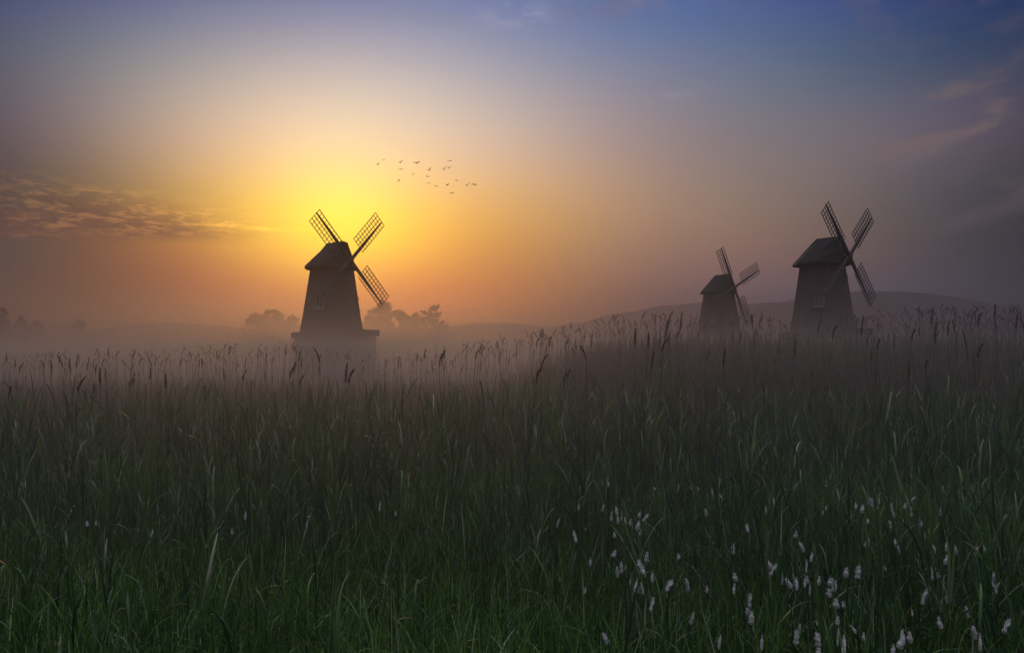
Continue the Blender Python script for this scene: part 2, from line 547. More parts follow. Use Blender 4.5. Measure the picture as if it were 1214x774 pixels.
# ------------------------------------------------------------------ birds
def bird_mesh(up, tipup, sweep, name='bird'):
    """one closed body with a head, a tail fan and two bent wings; span about 1.5 m, flying along +y"""
    b = MB()
    ys = [-.40, -.30, -.15, 0, .15, .27, .34, .42, .47, .55]
    rs = [.02, .05, .085, .10, .09, .055, .045, .055, .035, .008]
    zs = [.0, .0, 0, 0, .01, .03, .05, .06, .055, .045]
    b.loft([[Vector((rr * math.cos(a), y, z + rr * .85 * math.sin(a))) for a in [2 * math.pi * k / 8 for k in range(8)]] for y, rr, z in zip(ys, rs, zs)])
    b.mesh([(-.03, -.36, .012), (.03, -.36, .012), (.10, -.60, .0), (-.10, -.60, .0), (-.03, -.36, -.012), (.03, -.36, -.012), (.10, -.60, -.012), (-.10, -.60, -.012)],
           [(0, 3, 2, 1), (4, 5, 6, 7), (0, 1, 5, 4), (1, 2, 6, 5), (2, 3, 7, 6), (3, 0, 4, 7)])
    for sx in (1, -1):
        st = [(.06, .16, -.14, .04), (.32, .20 - sweep * .2, -.12 - sweep * .2, .04 + .26 * math.tan(up)), (.78, .02 - sweep * .6, -.10 - sweep * .55, .04 + .26 * math.tan(up) + .46 * math.tan(tipup))]
        rings = []
        for x, yf, yb, z in st:
            th = .022 if x < .5 else .008
            rings.append([Vector((sx * x, yf, z + th)), Vector((sx * x, yf, z - th)), Vector((sx * x, yb, z - th * .5)), Vector((sx * x, yb, z + th * .5))])
        b.loft(rings)
    me = b.data(name, M['bird'])
    return me

BM = [bird_mesh(R(38), R(30), .15), bird_mesh(R(12), R(-6), .2), bird_mesh(R(-14), R(-22), .1), bird_mesh(R(28), R(-10), .25)]
birds = [
    (447.5, 195.3, 0, 70, .75, 'outermost bird of the flock, on the side of the sun'),
    (455.3, 190.0, 3, 150, .6, 'tiny bird just above and beside the outermost bird towards the sun'),
    (474.2, 193.0, 0, 40, 1.0, 'bird with steeply raised wings above a flat-winged one, near the sun side'),
    (475.5, 201.0, 1, 15, 1.0, 'flat-winged gliding bird just below the steep-winged one near the sun side'),
    (472.2, 214.8, 0, 75, .75, 'lone small bird lowest on the sun side of the flock'),
    (494.3, 193.5, 3, 20, 1.15, 'bird with wide bent wings topmost near the middle of the flock'),
    (489.3, 207.2, 0, 30, .8, 'small bird with wings lifted, below the wide bent-winged bird'),
    (508.8, 202.0, 0, 55, 1.0, 'bird tilted with a raised wing, uppermost in the middle column of three'),
    (506.8, 209.5, 1, 50, .8, 'thin bird in the middle of the column of three'),
    (508.0, 217.4, 1, 10, 1.0, 'level-winged bird at the bottom of the column of three'),
    (517.2, 221.0, 3, 30, 1.0, 'bird with one wing drooping, right after the column of three'),
    (526.0, 201.2, 0, 45, .95, 'left bird of the close pair high in the flock'),
    (531.7, 199.3, 0, 10, 1.05, 'right bird of the close pair high in the flock'),
    (533.2, 191.0, 1, 35, .85, 'highest bird, thin-winged, above the close pair'),
    (541.0, 214.2, 1, 0, .9, 'level thin bird alone below the close pair'),
    (530.2, 219.8, 0, 80, .8, 'steeply banking bird above the lowest bird'),
    (535.8, 229.3, 3, 25, 1.0, 'lowest bird of the whole flock'),
    (553.2, 220.3, 0, 25, 1.1, 'bird with lifted wing, inner one of the trailing pair away from sun'),
    (562.2, 219.0, 1, 20, 1.1, 'last bird of the flock, farthest from the sun'),
]
for k, (px, py, v, yaw, sc, lab) in enumerate(birds):
    Y = 185 + (k * 37 % 23)
    o = bpy.data.objects.new('bird', BM[v])
    o.location = at(px, py, Y)
    o.rotation_euler = (R(random.uniform(-6, 10)), R(random.uniform(-16, 16)), R(-yaw * .55 if k % 2 else 180 - yaw * .45))
    if v == 1:
        o.rotation_euler[1] = R(8 if k % 2 else -8)
    o.scale = (sc * 1.0,) * 3
    link(o)
    tag(o, 'dark ' + lab if not lab.startswith('tiny') else lab, 'bird', 'flock of birds crossing the glow')

# ------------------------------------------------------------------ vegetation generators (numpy)
def blades(base, h, w, az, bend, curl, K=6, droop=0.0, twist=None):
    """ribbons: base (n,3), height, width, azimuth of lean, bend 0..1, returns verts, quads"""
    n = len(base)
    t = np.linspace(0, 1, K + 1)
    ang0 = bend * .25
    ang = ang0[:, None] + (bend * 1.35)[:, None] * t[None] ** (1.0 + curl[:, None])      # lean from vertical along the blade
    seg = (h / K)[:, None]
    dx = np.concatenate([np.zeros((n, 1)), np.cumsum(np.sin(ang[:, :-1]) * seg, 1)], 1)
    dz = np.concatenate([np.zeros((n, 1)), np.cumsum(np.cos(ang[:, :-1]) * seg, 1)], 1)
    ca, sa = np.cos(az)[:, None], np.sin(az)[:, None]
    cx = base[:, 0:1] + dx * ca
    cy = base[:, 1:2] + dx * sa
    cz = base[:, 2:3] + dz
    ww = w[:, None] * (np.minimum(1, .45 + t * 2.2) * np.sqrt(np.clip(1 - t ** 2.2, 0, 1)) + .03)[None] / 2
    tw = (np.zeros(n) if twist is None else twist)[:, None] * t[None]
    # width axis horizontal, perpendicular to lean, turned a little along the blade
    px_, py_ = -np.sin(az[:, None] + tw), np.cos(az[:, None] + tw)
    L_ = np.stack([cx - px_ * ww, cy - py_ * ww, cz], -1)
    R_ = np.stack([cx + px_ * ww, cy + py_ * ww, cz], -1)
    V = np.stack([L_, R_], 2).reshape(-1, 3)
    b = (np.arange(n) * (K + 1) * 2)[:, None] + (np.arange(K) * 2)[None]
    q = np.stack([b, b + 1, b + 3, b + 2], -1).reshape(-1, 4)
    return V, q, (K + 1) * 2

def join(parts):
    V, Q, T, off = [], [], [], 0
    for v, q, t in parts:
        V.append(v); Q.append(q + off); T.append(t); off += len(v)
    return np.concatenate(V), np.concatenate(Q), np.concatenate(T)

def scatter(proto, pos, yaw, sc, tj, lean=None, r=rng):
    """one array holding a copy of proto (v,q,t) at each position"""
    v, q, t = proto
    n = len(pos)
    c, s = np.cos(yaw), np.sin(yaw)
    if lean is None:
        lean = np.zeros((n, 2))
    X = v[None, :, 0] * c[:, None] - v[None, :, 1] * s[:, None]
    Y = v[None, :, 0] * s[:, None] + v[None, :, 1] * c[:, None]
    Z = np.repeat(v[None, :, 2], n, 0)
    X = (X + Z * lean[:, 0:1]) * sc[:, None] + pos[:, 0:1]
    Y = (Y + Z * lean[:, 1:2]) * sc[:, None] + pos[:, 1:2]
    Z = Z * sc[:, None] + pos[:, 2:3]
    V = np.stack([X, Y, Z], -1).reshape(-1, 3)
    Q = (q[None] + (np.arange(n) * len(v))[:, None, None]).reshape(-1, 4)
    T = np.clip(t[None] + tj[:, None], 0, 1).reshape(-1)
    return V, Q, T

def wedge(n, y0, y1, margin=1.18, extra=4.5, r=rng):
    """points spread evenly over the strip of field the photograph looks over and some metres beside it"""
    out = []
    got = 0
    top = .637 * margin * y1 + extra
    while got < n:
        y = r.uniform(y0, y1, n)
        x = r.uniform(-top, top, n)
        ok = np.abs(x) < .637 * margin * y + extra
        out.append(np.stack([x[ok], y[ok]], -1))
        got += int(ok.sum())
    q = np.concatenate(out)[:n]
    return np.stack([q[:, 0], q[:, 1], ground_z(q[:, 0], q[:, 1])], -1)

def vnoise(x, y, seed, s):
    """smooth value noise for patchiness"""
    r = np.random.default_rng(seed)
    g = r.uniform(0, 1, (64, 64))
    u, v = np.asarray(x) / s + 100.3, np.asarray(y) / s + 100.7
    i, j = np.floor(u).astype(int), np.floor(v).astype(int)
    fu, fv = S(u - i), S(v - j)
    a, b = g[i % 64, j % 64], g[(i + 1) % 64, j % 64]
    c, d = g[i % 64, (j + 1) % 64], g[(i + 1) % 64, (j + 1) % 64]
    return (a * (1 - fu) + b * fu) * (1 - fv) + (c * (1 - fu) + d * fu) * fv

# ---- meadow grass in front
N = 160000
p = wedge(N, 1.8, 13.5)
pt = vnoise(p[:, 0], p[:, 1], 1, 1.3)
pt2 = vnoise(p[:, 0], p[:, 1], 2, .45)
h = (.50 + .34 * pt + .22 * pt2) * rng.uniform(.55, 1.15, N)
# grass thins and gives way to tall reeds further off
keep = rng.uniform(0, 1, N) < np.clip(1.25 - (p[:, 1] - 6) / 11, .15, 1)
p, pt, pt2, h = p[keep], pt[keep], pt2[keep], h[keep]
N = len(p)
bend = np.abs(rng.normal(.42, .34, N)).clip(.03, 1.6)
arch = rng.uniform(0, 1, N) < .34
bend[arch] = rng.uniform(.9, 2.1, int(arch.sum()))
az = rng.uniform(0, 2 * math.pi, N)
V, Q, nv = blades(p, h, rng.uniform(.0035, .0075, N) * (1 + 1.1 * (rng.uniform(0, 1, N) < .12)), az, bend, rng.uniform(.2, 1.6, N), 6, twist=rng.normal(0, .8, N))
tint = np.clip(.15 + .55 * vnoise(p[:, 0], p[:, 1], 3, 1.7) + rng.normal(0, .28, N), 0, .93)
dry_highlight = rng.uniform(0, 1, N) < .045  # few pale dry blades, doubling as painted highlights among the grass
tint[dry_highlight] = 1
tag(np_object('grass', V, Q, M['grass'], np.repeat(tint, nv)), 'dense green meadow grass with arching tips filling the foreground', 'grass', kind='stuff')

# ---- leafy reed shoots
def shoot_proto(seed, H, nl, lw, ll, stem=.004, K=6, stemK=4, upright=.6):
    r = np.random.default_rng(seed)
    zs = np.linspace(0, H, stemK + 1)
    lean = r.normal(0, .03, 2)
    sx, sy = lean[0] * zs * zs / H * 1.5, lean[1] * zs * zs / H * 1.5
    sv = []
    for i in range(stemK + 1):
        rad = stem * (1 - .6 * i / stemK)
        for a in (0, 2.094, 4.189):
            sv.append((sx[i] + rad * math.cos(a), sy[i] + rad * math.sin(a), zs[i]))
    sq = []
    for i in range(stemK):
        for k in range(3):
            sq.append((i * 3 + k, i * 3 + (k + 1) % 3, (i + 1) * 3 + (k + 1) % 3, (i + 1) * 3 + k))
    f = np.linspace(.22, .97, nl)
    bz = f * H
    base = np.stack([np.interp(bz, zs, sx), np.interp(bz, zs, sy), bz], -1)
    az = np.arange(nl) * math.pi + r.normal(0, .5, nl) + r.uniform(0, 6)
    length = ll * r.uniform(.7, 1.15, nl) * (1 - .25 * np.abs(f - .6))
    bend = r.uniform(.35, 1.25, nl) * (1.25 - upright)
    bend[r.uniform(0, 1, nl) < .22] *= 2.2
    v, q, nv = blades(base, length, lw * r.uniform(.7, 1.2, nl), az, bend, r.uniform(.3, 1.6, nl), K, twist=r.normal(0, .5, nl))
    t = np.repeat(r.uniform(.2, .7, nl), nv)
    return join([(np.array(sv), np.array(sq), np.full(len(sv), .45)), (v, q, t)])

def scatter_mix(protos, pos, sc, tj, leans=.06):
    out = []
    which = rng.integers(0, len(protos), len(pos))
    for k, pr in enumerate(protos):
        s_ = which == k
        n = int(s_.sum())
        if n:
            out.append(scatter(pr, pos[s_], rng.uniform(0, 6.283, n), sc[s_], tj[s_], rng.normal(0, leans, (n, 2))))
    return join(out)

near_sh = [shoot_proto(50 + k, 1.0, 5 + k % 3, .017 + .004 * (k % 3), .50, .0045, 8, 4, .62) for k in range(8)]
n = 5900
p = wedge(n, 4.2, 15)
pt = vnoise(p[:, 0], p[:, 1], 8, 1.6)
keep = rng.uniform(0, 1, n) < np.clip(.15 + 1.2 * (pt - .25) + (p[:, 1] - 6) * .09, .08, 1)
p, pt = p[keep], pt[keep]
sc = (.68 + .05 * (p[:, 1] - 4).clip(0, 9)) * rng.uniform(.75, 1.2, len(p))
V, Q, T = scatter_mix(near_sh, p, sc, rng.normal(0, .24, len(p)), .11)
tag(np_object('reed_shoots', V, Q, M['reedleaf'], T), 'broad-leaved green reed shoots among the meadow grass', 'reeds', kind='stuff')

# ---- reed bed: leafy mass behind
mid_sh = [shoot_proto(80 + k, 1.6, 7, .016, .48, .005, 4, 3, .75) for k in range(8)]
n = 27500
p = wedge(n, 10.5, 30, 1.12)
sc = (.60 + .08 * S((p[:, 1] - 10) / 8) + .24 * S((p[:, 0] + 1) / 5)) * rng.uniform(.48, 1.14, n)
keep = rng.uniform(0, 1, n) < np.clip(.25 + (p[:, 1] - 10.5) / 7, 0, 1)
V, Q, T = scatter_mix(mid_sh, p[keep], sc[keep], rng.normal(0, .15, n)[keep], .05)
tag(np_object('reeds', V, Q, M['dryreed'], T), 'dense leafy reed bed crossing the middle of the field', 'reeds', kind='stuff')

# ---- seed heads
def panicle_np(seed, L=.24, nsp=46, side=1.0, scale=1.0):
    r = np.random.default_rng(seed)
    t = r.uniform(0, 1, nsp) ** .8
    bendx = .5 * side
    bx = bendx * L * t ** 1.7
    bz = L * t * (1 - .18 * abs(side) * t)
    base = np.stack([bx, r.normal(0, .004, nsp), bz], -1)
    ln = L * (.40 - .24 * t) * r.uniform(.5, 1.3, nsp)
    az = np.where(r.uniform(0, 1, nsp) < .72, 0 if side >= 0 else math.pi, math.pi) + r.normal(0, .7, nsp)
    v, q, nv = blades(base, ln, .0085 * scale * r.uniform(.6, 1.4, nsp), az, r.uniform(.3, 1.3, nsp), r.uniform(0, 1, nsp), 2)
    return v, q, np.repeat(r.uniform(0, 1, nsp), nv)

def stem_pts(seed, H, lean, n=7):
    r = np.random.default_rng(seed)
    t = np.linspace(0, 1, n)
    a = r.uniform(0, 6.283)
    d = lean * H * t ** 2
    return np.stack([d * math.cos(a), d * math.sin(a), H * t], -1)

def stem_np(pts, r0, r1, sides=4):
    n = len(pts)
    V = []
    for i in range(n):
        rad = r0 + (r1 - r0) * i / (n - 1)
        for k in range(sides):
            a = 2 * math.pi * k / sides
            V.append((pts[i][0] + rad * math.cos(a), pts[i][1] + rad * math.sin(a), pts[i][2]))
    Q = [(i * sides + k, i * sides + (k + 1) % sides, (i + 1) * sides + (k + 1) % sides, (i + 1) * sides + k) for i in range(n - 1) for k in range(sides)]
    return np.array(V), np.array(Q)

def reed_meshes(seed, H=2.3, lean=.05, r0=.0055, heavy=1.0, side=1.0, nl=4, head=True):
    r = np.random.default_rng(seed)
    pts = stem_pts(seed, H, lean)
    sv, sq = stem_np(pts, r0, .0022)
    st = np_mesh('stem', sv, sq, M['drygrass'], np.full(len(sv), r.uniform(.1, .6)))
    hd = None
    if head:
        v, q, t = panicle_np(seed + 1, .215 * heavy * r.uniform(.75, 1.2), int(95 * heavy), side * r.uniform(.1, .7), .95)
        yaw = r.uniform(-.6, .6)
        c, s = math.cos(yaw), math.sin(yaw)
        v = np.stack([v[:, 0] * c - v[:, 1] * s, v[:, 0] * s + v[:, 1] * c, v[:, 2]], -1) + pts[-1] - np.array([0, 0, .02])
        hd = np_mesh('seed_head', v, q, M['panicle'], t)
    f = np.sort(r.uniform(.3, .86, nl))
    base = np.stack([np.interp(f, np.linspace(0, 1, len(pts)), pts[:, k]) for k in range(3)], -1)
    v, q, nv = blades(base, r.uniform(.28, .5, nl), r.uniform(.011, .019, nl), np.arange(nl) * math.pi + r.normal(0, .6, nl), r.uniform(.3, 1.3, nl), r.uniform(.2, 1.4, nl), 6, twist=r.normal(0, .5, nl))
    lf = [np_mesh('leaf', v[k * nv:(k + 1) * nv], q[:6], M['reedleaf'], np.full(nv, r.uniform(.1, .8))) for k in range(nl)]
    return st, hd, lf

# the individual reeds that show largest
PX = [-60, 0, 100, 215, 300, 370, 430, 480, 530, 590, 640, 690, 720, 780, 850, 900, 960, 1050, 1130, 1214, 1280]
TP = [432, 430, 426, 422, 418, 416, 430, 428, 420, 410, 402, 393, 384, 381, 384, 383, 386, 378, 374, 372, 372]
def make_reed(st, hd, lf, px, tip, Y, label, H0=2.3, yaw=None, cat='reed', grp='reeds with seed heads along the skyline'):
    P = at(px, tip, Y)
    g = float(ground_z(P.x, Y))
    root = empty('reed', (P.x, Y, g - .03), rng.uniform(-.5, .5) if yaw is None else yaw)
    sc = (P.z - g) / (H0 + .22)
    root.scale = (min(1.15, max(.85, sc)),) * 2 + (sc,)
    for nm, me in [('stem', st), ('seed_head', hd)] + [('leaf', x) for x in lf]:
        if me is not None:
            link(bpy.data.objects.new(nm, me), root)
    return tag(root, label, cat, grp, 'thing')

protos = [reed_meshes(200 + 3 * k, 2.3, [.02, .05, .08][k % 3], .0058, [.8, 1.0, 1.2][(k // 2) % 3], 1 if k % 4 else -1, 3 + k % 3) for k in range(18)]
specials = [
    (692, 402, 8.6, 1.15, 'tall bent reed with a drooping dark head near the middle, standing clear of the others'),
    (663, 424, 9.2, .9, 'slim straight reed just beside the tall bent one with a drooping head'),
    (527, 411, 9.6, 1.1, 'upright dark reed with a narrow head, tallest under the spiky-crowned tree'),
    (380, 411, 10.5, 1.35, 'reed with a heavy leaning head against the base of the glowing windmill'),
    (640, 418, 10.0, 1.3, 'reed with a thick ragged hanging head below the foot of the long hill'),
    (104, 446, 9.4, 1.1, 'short dark reed with a forked head below the lone faint tree'),
    (78, 417, 11.0, 1.2, 'tall reed with a split head, first of the dark group below the cloud bank'),
    (160, 437, 10.2, 1.2, 'reed with a bushy sideways head below the low faint hill'),
    (333, 404, 13.0, .9, 'tall thin reed with a pointed head just before the base of the glowing windmill'),
    (233, 407, 12.5, 1.0, 'tall reed with a slender head under the low faint hill'),
    (1160, 350, 12.5, .6, 'bare leaning reed tip rising highest over the end of the hill'),
    (1186, 357, 13.0, 1.0, 'high reed with a ragged head next to the bare leaning tip'),
]
for k, (px, tip, Y, hv, lab) in enumerate(specials):
    m_ = reed_meshes(400 + 5 * k, 2.3, .06 if 'bent' in lab or 'leaning reed' in lab else .03, .0062, hv * .82, 1 if k % 3 else -1, 2 + k % 2)
    make_reed(*m_, px, tip, Y, lab, yaw=0.0)
for k, (px, tip, Y) in enumerate([(598, 444, 8.4), (458, 436, 8.8), (556, 450, 9.2), (745, 432, 9.0), (628, 452, 8.6), (284, 470, 8.0), (806, 436, 8.8), (215, 452, 8.4)]):
    st_, _, lf_ = reed_meshes(520 + 5 * k, 2.5, .035 + .012 * (k % 3), .0062, 1.0, 1, 2, head=False)
    make_reed(st_, None, lf_, px, tip, Y, 'thin bare reed stalk without a seed head, rising from the hazy middle of the field', yaw=0.0, grp='bare reed stalks')
cnt = 0
while cnt < 280:
    px = rng.uniform(-50, 1270)
    near = rng.uniform() < .12
    Y = rng.uniform(8.2, 11.5) if near else 11.5 + 13 * rng.uniform(0, 1) ** .9
    tip = np.interp(px, PX, TP) + rng.gamma(2.0, 9.0) - 16 + (rng.uniform(6, 30) if near else 0)
    P = at(px, tip, Y)
    k = int(rng.integers(0, len(protos)))
    make_reed(*protos[k], px, tip, Y, 'tall reed with a dark feathery seed head in the reed belt across the field')
    cnt += 1

# farther reeds with heads, too many to count
def lod_reed(seed):
    pts = stem_pts(seed, 2.3, .05, 4)
    sv, sq = stem_np(pts, .007, .004, 3)
    v, q, t = panicle_np(seed + 1, .26, 20, 1 if seed % 3 else -1, 2.0)
    r = np.random.default_rng(seed)
    yaw = r.uniform(-.7, .7)
    v = np.stack([v[:, 0] * math.cos(yaw), v[:, 0] * math.sin(yaw) + v[:, 1], v[:, 2]], -1) + pts[-1]
    return join([(sv, sq, np.full(len(sv), .35)), (v, q, t * .5)])
lods = [lod_reed(600 + 4 * k) for k in range(10)]
n = 4650
p = wedge(n, 21, 62, 1.08)
p = p[(p[:, 0] / p[:, 1] > .03 + .05 * rng.normal(0, 1, n)) | (p[:, 1] < 36)]
n = len(p)
tipz = np.interp(CX + FPX * p[:, 0] / p[:, 1], PX, TP)
hh = CAMZ + (HOR - tipz + 13 - rng.gamma(2.0, 9.0, n)) / FPX * p[:, 1].clip(0, 32) - p[:, 2]
sc = (hh / 2.5).clip(.6, 1.5)
V, Q, T = scatter_mix(lods, p, sc, rng.normal(0, .15, n), .04)
tag(np_object('reed_heads', V, Q, M['panicle'], T), 'far reeds with seed heads fading into the mist', 'reeds', kind='stuff')
far_sh = [shoot_proto(120 + k, 1.75, 6, .024, .5, .008, 3, 2, .8) for k in range(6)]
n = 19500
p = wedge(n, 28, 66, 1.08)
p = p[(p[:, 0] / p[:, 1] > .03 + .05 * rng.normal(0, 1, n)) | (p[:, 1] < 33)]
n = len(p)
V, Q, T = scatter_mix(far_sh, p, rng.uniform(.36, .72, n) + .26 * S((p[:, 0] + 1) / 5), rng.normal(0, .15, n), .04)
tag(np_object('reeds', V, Q, M['dryreed'], T), 'far leafy reeds thinning into the mist before the windmills', 'reeds', kind='stuff')

# ------------------------------------------------------------------ white grass plumes
def plume_meshes(seed, L=.13, w=.02, lobes=1, bendy=.3, H=.72):
    r = np.random.default_rng(seed)
    K, n = 14, 8
    a = r.uniform(0, 6.28)
    ts = np.linspace(0, 1, K)
    def axis(t):
        b = bendy * L * t ** 2
        return np.array([b * math.cos(a), b * math.sin(a), H + L * t * (1 - .3 * bendy * t)])
    V, Q = [], []
    for i, t in enumerate(ts):
        prof = math.sin(math.pi * min(.96, .05 + .93 * t) ** .85) ** .5 + .02
        if lobes == 2:
            prof *= .55 + .45 * abs(math.cos(math.pi * 1.15 * (t - .02)))
        c = axis(t)
        for k in range(n):
            th = 2 * math.pi * k / n
            rad = w / 2 * prof * (1 + r.normal(0, .2) + .18 * math.sin(i * 1.7 + k * 2.1 + seed))
            V.append(c + np.array([rad * math.cos(th), rad * math.sin(th), r.normal(0, .001)]))
    for i in range(K - 1):
        for k in range(n):
            Q.append((i * n + k, i * n + (k + 1) % n, (i + 1) * n + (k + 1) % n, (i + 1) * n + k))
    core = (np.array(V), np.array(Q), np.full(K * n, .4))
    # silky hairs
    nh = 170
    t = r.uniform(.02, .98, nh)
    base = np.array([axis(x) for x in t])
    prof = np.sin(math.pi * np.minimum(.96, .05 + .93 * t) ** .85) ** .5
    v, q, nv = blades(base, w * r.uniform(.7, 1.25, nh) * (.55 + .45 * prof), np.full(nh, .0016), r.uniform(0, 6.28, nh), r.uniform(.5, 1.0, nh), np.zeros(nh), 2)
    hv = (v, q, np.repeat(r.uniform(.2, 1, nh), nv))
    vv, qq, tt = join([core, hv])
    plume = np_mesh('seed_plume', vv, qq, M['fluff'], tt)
    pts = np.array([[0, 0, 0], [.004, .002, H * .5], [0, 0, H + .02]])
    sv, sq = stem_np(pts, .0018, .0012, 4)
    return np_mesh('stem', sv, sq, M['drygrass'], np.full(len(sv), .6)), plume

PL = [plume_meshes(700 + 7 * k, L_, w_, lb, bd) for k, (L_, w_, lb, bd) in enumerate(
    [(0.0638, 0.0313, 1, 0.15), (0.0723, 0.0258, 1, 0.5), (0.0595, 0.035, 2, 0.2), (0.085, 0.0313, 2, 0.4), (0.0425, 0.0313, 1, 0.1), (0.068, 0.0221, 1, 0.25), (0.068, 0.035, 2, 0.5), (0.051, 0.0248, 1, 0.4), (0.0298, 0.0239, 1, 0.2), (0.034, 0.0313, 1, 0.4)])]
plumes = [  # px, py of the plume's middle, rough look
    (762, 680), (779, 671), (758, 693), (780, 690), (784, 697), (764, 713), (798, 696), (734, 688), (752, 727), (812, 655), (839, 678), (841, 691), (852, 693), (871, 702), (892, 680),
    (882, 733), (838, 761), (897, 762), (882, 664), (920, 677), (938, 730), (946, 752), (960, 726), (971, 738), (988, 727), (996, 746), (1028, 707), (994, 711), (979, 698), (936, 628),
    (909, 600), (911, 592), (851, 580), (1050, 619), (937, 645), (1011, 634), (1033, 640), (961, 658), (1113, 643), (1081, 669), (1098, 705), (1099, 725), (1083, 733), (1112, 728), (1148, 735),
    (1165, 753), (1198, 720), (1203, 702), (1199, 690), (1150, 733), (1140, 672), (1117, 675), (1074, 766), (1207, 758), (963, 762), (983, 765), (1021, 745), (1008, 742), (682, 594), (723, 607), (732, 612), (750, 614),
    (743, 618), (691, 634), (640, 610), (704, 600), (762, 611), (725, 656), (739, 668), (453, 603), (452, 598), (101, 612), (112, 616), (275, 625), (365, 617), (289, 610), (175, 632), (1013, 600), (1043, 590),
    (873, 585), (985, 572), (1152, 590), (1173, 607), (1016, 672), (1028, 612), (908, 660), (676, 690), (700, 660), (712, 640), (1060, 640), (1090, 655), (1130, 700), (1180, 675), (1172, 735), (1056, 745), (915, 705),
    (862, 640), (880, 622), (845, 605), (930, 575), (960, 600), (1072, 602), (1190, 640), (1120, 575)]
for k in range(9):
    cx_, cy_ = 600 + 600 * random.random() ** .8, 565 + 110 * random.random()
    for q_ in range(random.randint(3, 9)):
        plumes.append((cx_ + random.gauss(0, 16), cy_ + random.gauss(0, 9)))
for k, (px, py) in enumerate(plumes):
    hgt = .80 + .14 * ((k * 7919 % 13) / 13 - .4)
    Y = (CAMZ - hgt) / ((py - HOR) / FPX)
    P = at(px, py, Y)
    st, pl = PL[(k * 5 + k // 3) % len(PL)]
    g = float(ground_z(P.x, Y))
    root = empty('white_plume_grass', (P.x, Y, g), rng.uniform(0, 6.28))
    s_ = (P.z - g) / .78
    root.scale = (rng.uniform(.4, 1.15),) * 2 + (s_,)
    root.rotation_euler[0] = rng.normal(0, .2)
    link(bpy.data.objects.new('stem', st), root)
    link(bpy.data.objects.new('seed_plume', pl), root)
    tag(root, 'fluffy white seed plume on a thin stalk among the dark meadow grass', 'plume grass', 'white seed plumes in the meadow grass', 'thing')

# ------------------------------------------------------------------ air
def vol_box(name, x0, x1, y0, y1, z0, z1, m):
    o = MB().box(((x0 + x1) / 2, (y0 + y1) / 2, (z0 + z1) / 2), ((x1 - x0) / 2, (y1 - y0) / 2, (z1 - z0) / 2)).build(name, m)
    return tag(o, kind='stuff')
HAZE_D, MIST_D = .0006, .024
vol_box('haze', -1600, 1600, -1600, 1600, -3.5, 66, mat_volume('morning haze', (.66, .58, .62), HAZE_D, .8))
vol_box('ground_mist', -1400, 1400, 4.0, 1400, -3.0, 3.15, mat_volume('ground mist', (.51, .52, .55), MIST_D, .66))
vol_box('ground_mist', -1400, 1400, 125, 1400, -3.2, 13, mat_volume('fog bank', (.47, .44, .53), .0042, .86))

# ------------------------------------------------------------------ sky and sun
SUN_AZ, SUN_EL = R(-12.0), R(7.5)
sun_d = bpy.data.lights.new('sun', 'SUN')
sun_d.energy = .42
sun_d.angle = R(12)
sun_d.color = (1, .46, .12)
sun = bpy.data.objects.new('sun', sun_d)
sdir = Vector((math.sin(SUN_AZ) * math.cos(SUN_EL), math.cos(SUN_AZ) * math.cos(SUN_EL), math.sin(SUN_EL)))
sun.rotation_euler = (-sdir).to_track_quat('-Z', 'Y').to_euler()
sun.location = sdir * 60
link(sun)

W = bpy.data.worlds.new('World')
scene.world = W
W.use_nodes = True
wt = W.node_tree
wt.nodes.clear()
WL = wt.links.new
def wmath(op, *a, clamp=False):
    n_ = wt.nodes.new('ShaderNodeMath')
    n_.operation = op
    n_.use_clamp = clamp
    for i, v in enumerate(a):
        if isinstance(v, (int, float)):
            n_.inputs[i].default_value = v
        else:
            WL(v, n_.inputs[i])
    return n_.outputs[0]
tcw = wt.nodes.new('ShaderNodeTexCoord')
sep = wt.nodes.new('ShaderNodeSeparateXYZ')
WL(tcw.outputs['Generated'], sep.inputs[0])
DEG = 180 / math.pi
AZ = wmath('MULTIPLY', wmath('ARCTAN2', sep.outputs[0], sep.outputs[1]), DEG)
EL = wmath('MULTIPLY', wmath('ARCSINE', sep.outputs[2]), DEG)
EV = wmath('MULTIPLY', wmath('ARCTAN2', sep.outputs[2], sep.outputs[1]), DEG)
def lobe(a0, e0, sa, se, p_=1.0):
    u = wmath('POWER', wmath('ABSOLUTE', wmath('DIVIDE', wmath('SUBTRACT', AZ, a0), sa)), 2)
    v = wmath('POWER', wmath('ABSOLUTE', wmath('DIVIDE', wmath('SUBTRACT', EL, e0), se)), 2)
    s_ = wmath('ADD', u, v)
    if p_ != 1.0:
        s_ = wmath('POWER', s_, p_)
    return wmath('EXPONENT', wmath('MULTIPLY', s_, -1))
def wscale(c, f):
    n_ = wt.nodes.new('ShaderNodeVectorMath')
    n_.operation = 'SCALE'
    if isinstance(c, tuple):
        n_.inputs[0].default_value = c
    else:
        WL(c, n_.inputs[0])
    WL(f, n_.inputs['Scale']) if not isinstance(f, (int, float)) else setattr(n_.inputs['Scale'], 'default_value', f)
    return n_.outputs[0]
def wadd(a, b):
    n_ = wt.nodes.new('ShaderNodeVectorMath')
    n_.operation = 'ADD'
    WL(a, n_.inputs[0]); WL(b, n_.inputs[1])
    return n_.outputs[0]
def wmix(f, a, b):
    n_ = wt.nodes.new('ShaderNodeMix')
    n_.data_type = 'VECTOR'
    WL(f, n_.inputs[0])
    for s_, v in ((n_.inputs[4], a), (n_.inputs[5], b)):
        if isinstance(v, tuple):
            s_.default_value = v
        else:
            WL(v, s_)
    return n_.outputs[1]
def smooth(x, a, b):
    n_ = wt.nodes.new('ShaderNodeMapRange')
    n_.interpolation_type = 'SMOOTHSTEP'
    WL(x, n_.inputs[0])
    n_.inputs[1].default_value, n_.inputs[2].default_value = a, b
    return n_.outputs[0]

